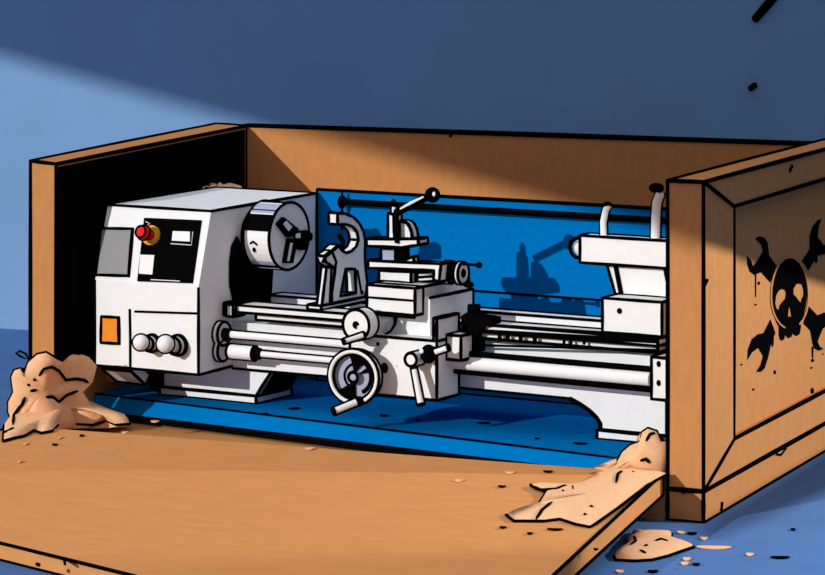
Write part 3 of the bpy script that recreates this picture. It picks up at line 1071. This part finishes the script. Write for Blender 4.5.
def heap_left(b):
    a = [(2, 441), (9, 438), (14, 431), (12, 422), (8, 412), (8, 402), (13, 392), (11, 377), (14, 370), (20, 368), (24, 374), (28, 362), (37, 354), (46, 352), (56, 358), (63, 361), (72, 353), (80, 354), (89, 357), (97, 366), (93, 382), (83, 392), (91, 405), (97, 418), (75, 428), (30, 440)]
    Y0 = .02
    pts = [P(x, y, Y=Y0 + max(0, x - 50) * .006) for x, y in a]
    for p in pts: p.z = max(p.z, .095)
    b.lump(pts, TOW * .06, TOW * -.10, skip=(17, 18, 19, 20, 21, 22, 23, 24), noise=.004, seed=3)
    g = [(3, 441), (14, 438), (24, 436), (34, 430), (41, 433), (52, 431), (60, 423), (75, 424), (92, 425), (106, 421), (116, 425), (130, 424), (129, 420), (114, 414), (95, 407), (70, 400), (40, 400), (15, 410), (4, 425)]
    pts = []
    for x, y in g:
        p = P(x, y, Z=on_lid(x, y) + .003)
        pts.append(p if p.y < -.06 else P(x, y, Z=.118))
    b.lump(pts, (0, 0, .05), (0, 0, -.02), skip=(12, 13, 14, 15, 16, 17), noise=.003, seed=5)
    # ink curls on the heap
    marks(b, [[(39, 376), (44, 369), (52, 367), (59, 371), (66, 380), (76, 379), (84, 380), (91, 384)], [(46, 397), (53, 397), (59, 402), (67, 395), (78, 391)],
              [(13, 425), (14, 415), (19, 408), (22, 405), (25, 397)], [(24, 376), (24, 369), (21, 370)], [(30, 391), (37, 390)], [(28, 386), (29, 384)], [(33, 380), (36, 379.5)], [(3, 433), (10, 430), (14, 428)]])
    b.tube([P(x, y, Y=.02) for x, y in [(29, 361), (26, 354), (20, 351), (16, 353), (20, 356), (26, 359)]], INK * .8, taper=True)
pile('shavings_pile', 'tan heap of wood shavings spilling out at the left corner of the crate', (-2.3, 0, .1), heap_left)

def heap_behind(b):
    a = [(74, 362), (77, 345), (82, 338), (79, 330), (83, 320), (80, 318), (86, 312), (92, 309), (97, 300), (112, 300), (126, 365), (122, 379), (110, 383), (92, 388), (84, 380)]
    pts = [P(x, y, Y=.62) for x, y in a]
    for p in pts: p.z = max(p.z, .168)
    b.lump(pts, TOW * .06, TOW * -.15, skip=(8, 9, 10, 11, 12, 13, 14), noise=.004, seed=11)
    marks(b, [[(82, 336), (86, 338), (87, 332), (83, 331)], [(84, 350), (88, 347), (92, 351)], [(76, 322), (81, 321)], [(84, 345), (90, 345)], [(96, 384), (99, 378), (104, 375)]], 1.2)
pile('shavings_pile', 'tan wood shavings wedged between headstock and left crate end', (-2.3, .62, .1), heap_behind)

def heap_top(b):
    a = [(200, 191), (203, 187), (207, 188), (210, 184), (215, 186), (219, 183), (224, 186), (230, 184), (236, 185), (242, 187), (244, 200), (200, 205)]
    b.lump([P(x, y, Y=1.2) for x, y in a], TOW * .05, TOW * -.12, skip=(9, 10), seed=13, ink=False)
    for c_ in ([(202, 190), (212, 184)], [(206, 190), (205, 184)], [(214, 189), (219, 182)], [(232, 183), (232.5, 172)]):
        b.tube([P(x, y, Y=1.13) for x, y in c_], INK * .6, taper=True)
    # stack below, hidden behind the machine
    b.lump([Vector((-2.28, 1.2, .095)), Vector((-1.6, 1.2, .095)), Vector((-1.7, 1.2, .55)), Vector((-1.82, 1.2, .76)), Vector((-2.12, 1.2, .78)), Vector((-2.26, 1.2, .5))], (0, -.12, 0), (0, .3, 0), ink=False, seed=2)
pile('shavings_pile', 'tan tuft of wood shavings showing above the rear top edge of the headstock', (-2.0, 1.2, .1), heap_top)

def heap_right(b):
    a = [(668, 441), (661, 441), (657, 431), (648, 428), (642, 432), (641, 441), (630, 445), (622, 452), (616, 463), (610, 466), (604, 474), (588, 485), (570, 505), (600, 505), (630, 495), (650, 482), (668, 473)]
    pts = []
    for x, y in a:
        pts.append(P(x, y, Y=-.02 if x > 606 else -.12))
    for p in pts:
        p.x = min(p.x, -.115); p.z = max(p.z, .12)
    b.lump(pts, TOW * .05, TOW * -.05, skip=(11, 12, 13, 14, 15, 16), noise=.004, seed=21)
    g = [(668, 474), (655, 481), (636, 494), (618, 508), (600, 524), (590, 527), (575, 524), (560, 519), (545, 521), (530, 521), (514, 521), (506, 515), (519, 517), (530, 515), (540, 502), (546, 492), (535, 488), (530, 485), (552, 485), (565, 486), (580, 484), (600, 476), (612, 468), (640, 466)]
    pts = [P(x, y, Z=max(on_lid(x, y), .03) + .003) for x, y in g]
    for p in pts: p.x = min(p.x, -.10)
    b.lump(pts, (0, 0, .028), (0, 0, -.012), skip=(20, 21, 22, 23), seed=23, noise=.002, centre=P(588, 502, Z=on_lid(588, 502)))
    marks(b, [[(536, 519), (542, 510), (552, 502)], [(640, 461), (646, 459), (650, 463)], [(573, 489), (572, 479)], [(616, 483), (618, 474), (622, 471)], [(646, 441), (650, 434), (655, 433)],
              [(632, 472), (634, 472)], [(590, 506), (593, 507)], [(562, 491), (564, 491)], [(584, 514), (586, 515)], [(532, 486), (541, 490), (556, 489), (566, 485)], [(632, 500), (642, 490), (652, 482)]], .9)
pile('shavings_pile', 'tan heap of wood shavings spilling past the right-hand post onto the let-down front', (-.3, -.3, .1), heap_right)

def heap_floor(b):
    g = [(694, 547), (682, 551), (668, 556), (652, 560), (635, 561), (616, 560), (614, 556), (622, 550), (628, 546), (626, 540), (634, 536), (634, 532), (642, 534), (652, 533), (672, 534), (671, 540), (680, 543)]
    b.lump([P(x, y, Z=.004) for x, y in g], (0, 0, .03), (0, 0, -.002), seed=31, noise=.001)
    marks(b, [[(630, 545), (636, 541), (634, 536)], [(640, 550), (646, 553)], [(644, 546), (648, 545)], [(655, 541), (661, 539), (668, 541)]], .8)
pile('shavings_pile', 'small tan patch of wood shavings on the blue floor by the crate post', (0, -.5, 0), heap_floor)

# single shavings: curled slivers lying about
def sliver(px, py, length, wd, m, ang, label, group, **plane):
    p = plane.pop('fn', P)(px, py, **plane)
    if plane.get('z') is not None:
        p = Matrix.Rotation(TH, 3, 'Z') @ p + ORG
    b = MB(m)
    n = 5; vs = []
    ca, sa = math.cos(ang), math.sin(ang)
    for i in range(n + 1):
        t = i / n - .5
        w_ = 2.0 * wd * math.sqrt(max(.05, 1 - (2 * t) ** 2))
        h = .004 + .002 * (2 * t) ** 2
        for sgn in (-1, 1):
            for dz in (0, .003):
                vs.append(Vector((t * length * ca - sgn * w_ * sa, t * length * sa + sgn * w_ * ca, h + dz - .004)))
    fs = []
    for i in range(n):
        o = 4 * i
        fs += [[o, o + 4, o + 6, o + 2], [o + 1, o + 3, o + 7, o + 5], [o, o + 1, o + 5, o + 4], [o + 2, o + 6, o + 7, o + 3]]
    fs += [[0, 2, 3, 1], [4 * n, 4 * n + 1, 4 * n + 3, 4 * n + 2]]
    b.add(vs, fs, m)
    o = b.build('wood_shaving')
    o.location = p
    return tag(o, label, 'wood shaving', group)

G1, L1 = 'pale shavings on the let-down front', 'pale sliver of wood shaving lying on the orange let-down crate front'
for x, y, l in ((155, 422, .028), (125, 433, .02), (310, 449, .03), (510, 473, .028), (459, 481, .024), (26, 444, .016), (60, 438, .014), (20, 462, .014)):
    sliver(x, y, l, .008, 'shavings_tan', .2, L1, G1, Z=on_lid(x, y))
G2, L2 = 'dark shavings on the let-down front', 'small dark sliver lying on the orange let-down crate front'
for x, y, l in ((147, 423, .016), (55, 445, .018), (82, 436, .016), (548, 472, .03), (502, 487, .024), (555, 530, .045), (503, 528, .02), (530, 534, .016), (596, 550, .014)):
    sliver(x, y, l, .006, 'black_metal', .25, L2, G2, Z=on_lid(x, y))
G3, L3 = 'dark shavings on the blue tray', 'small dark sliver lying on the blue chip tray'
for x, y, l, a in ((294, 409, .04, .9), (265, 414, .02, .9), (384, 416, .03, .1), (418, 421, .016, .5), (483, 423.5, .045, .7), (537, 439, .016, .3), (580, 444, .045, .2)):
    sliver(x, y, l, .008 if l > .02 else .005, 'black_metal', a, L3, G3, fn=L, z=TZ + .001)
G4, L4 = 'pale shavings on the blue floor', 'pale sliver of wood shaving on the blue floor beside the crate'
for x, y in ((681, 533), (704, 539), (687, 559.5), (685, 564), (750, 555), (620, 572)):
    sliver(x, y, .022, .009, 'shavings_tan', .2, L4, G4, Z=.001)
sliver(714, 548, .10, .010, 'shavings_tan', .3, 'long pale curl of wood shaving with a dark edge on the blue floor', None, Z=.001)
G5, L5 = 'dark shavings on the blue floor', 'small dark sliver on the blue floor beside the crate'
for x, y, l in ((692, 534, .03), (696, 565, .022), (653, 572, .03), (780, 558, .055), (793, 530, .014)):
    sliver(x, y, l, .008, 'black_metal', .4, L5, G5, Z=.001)
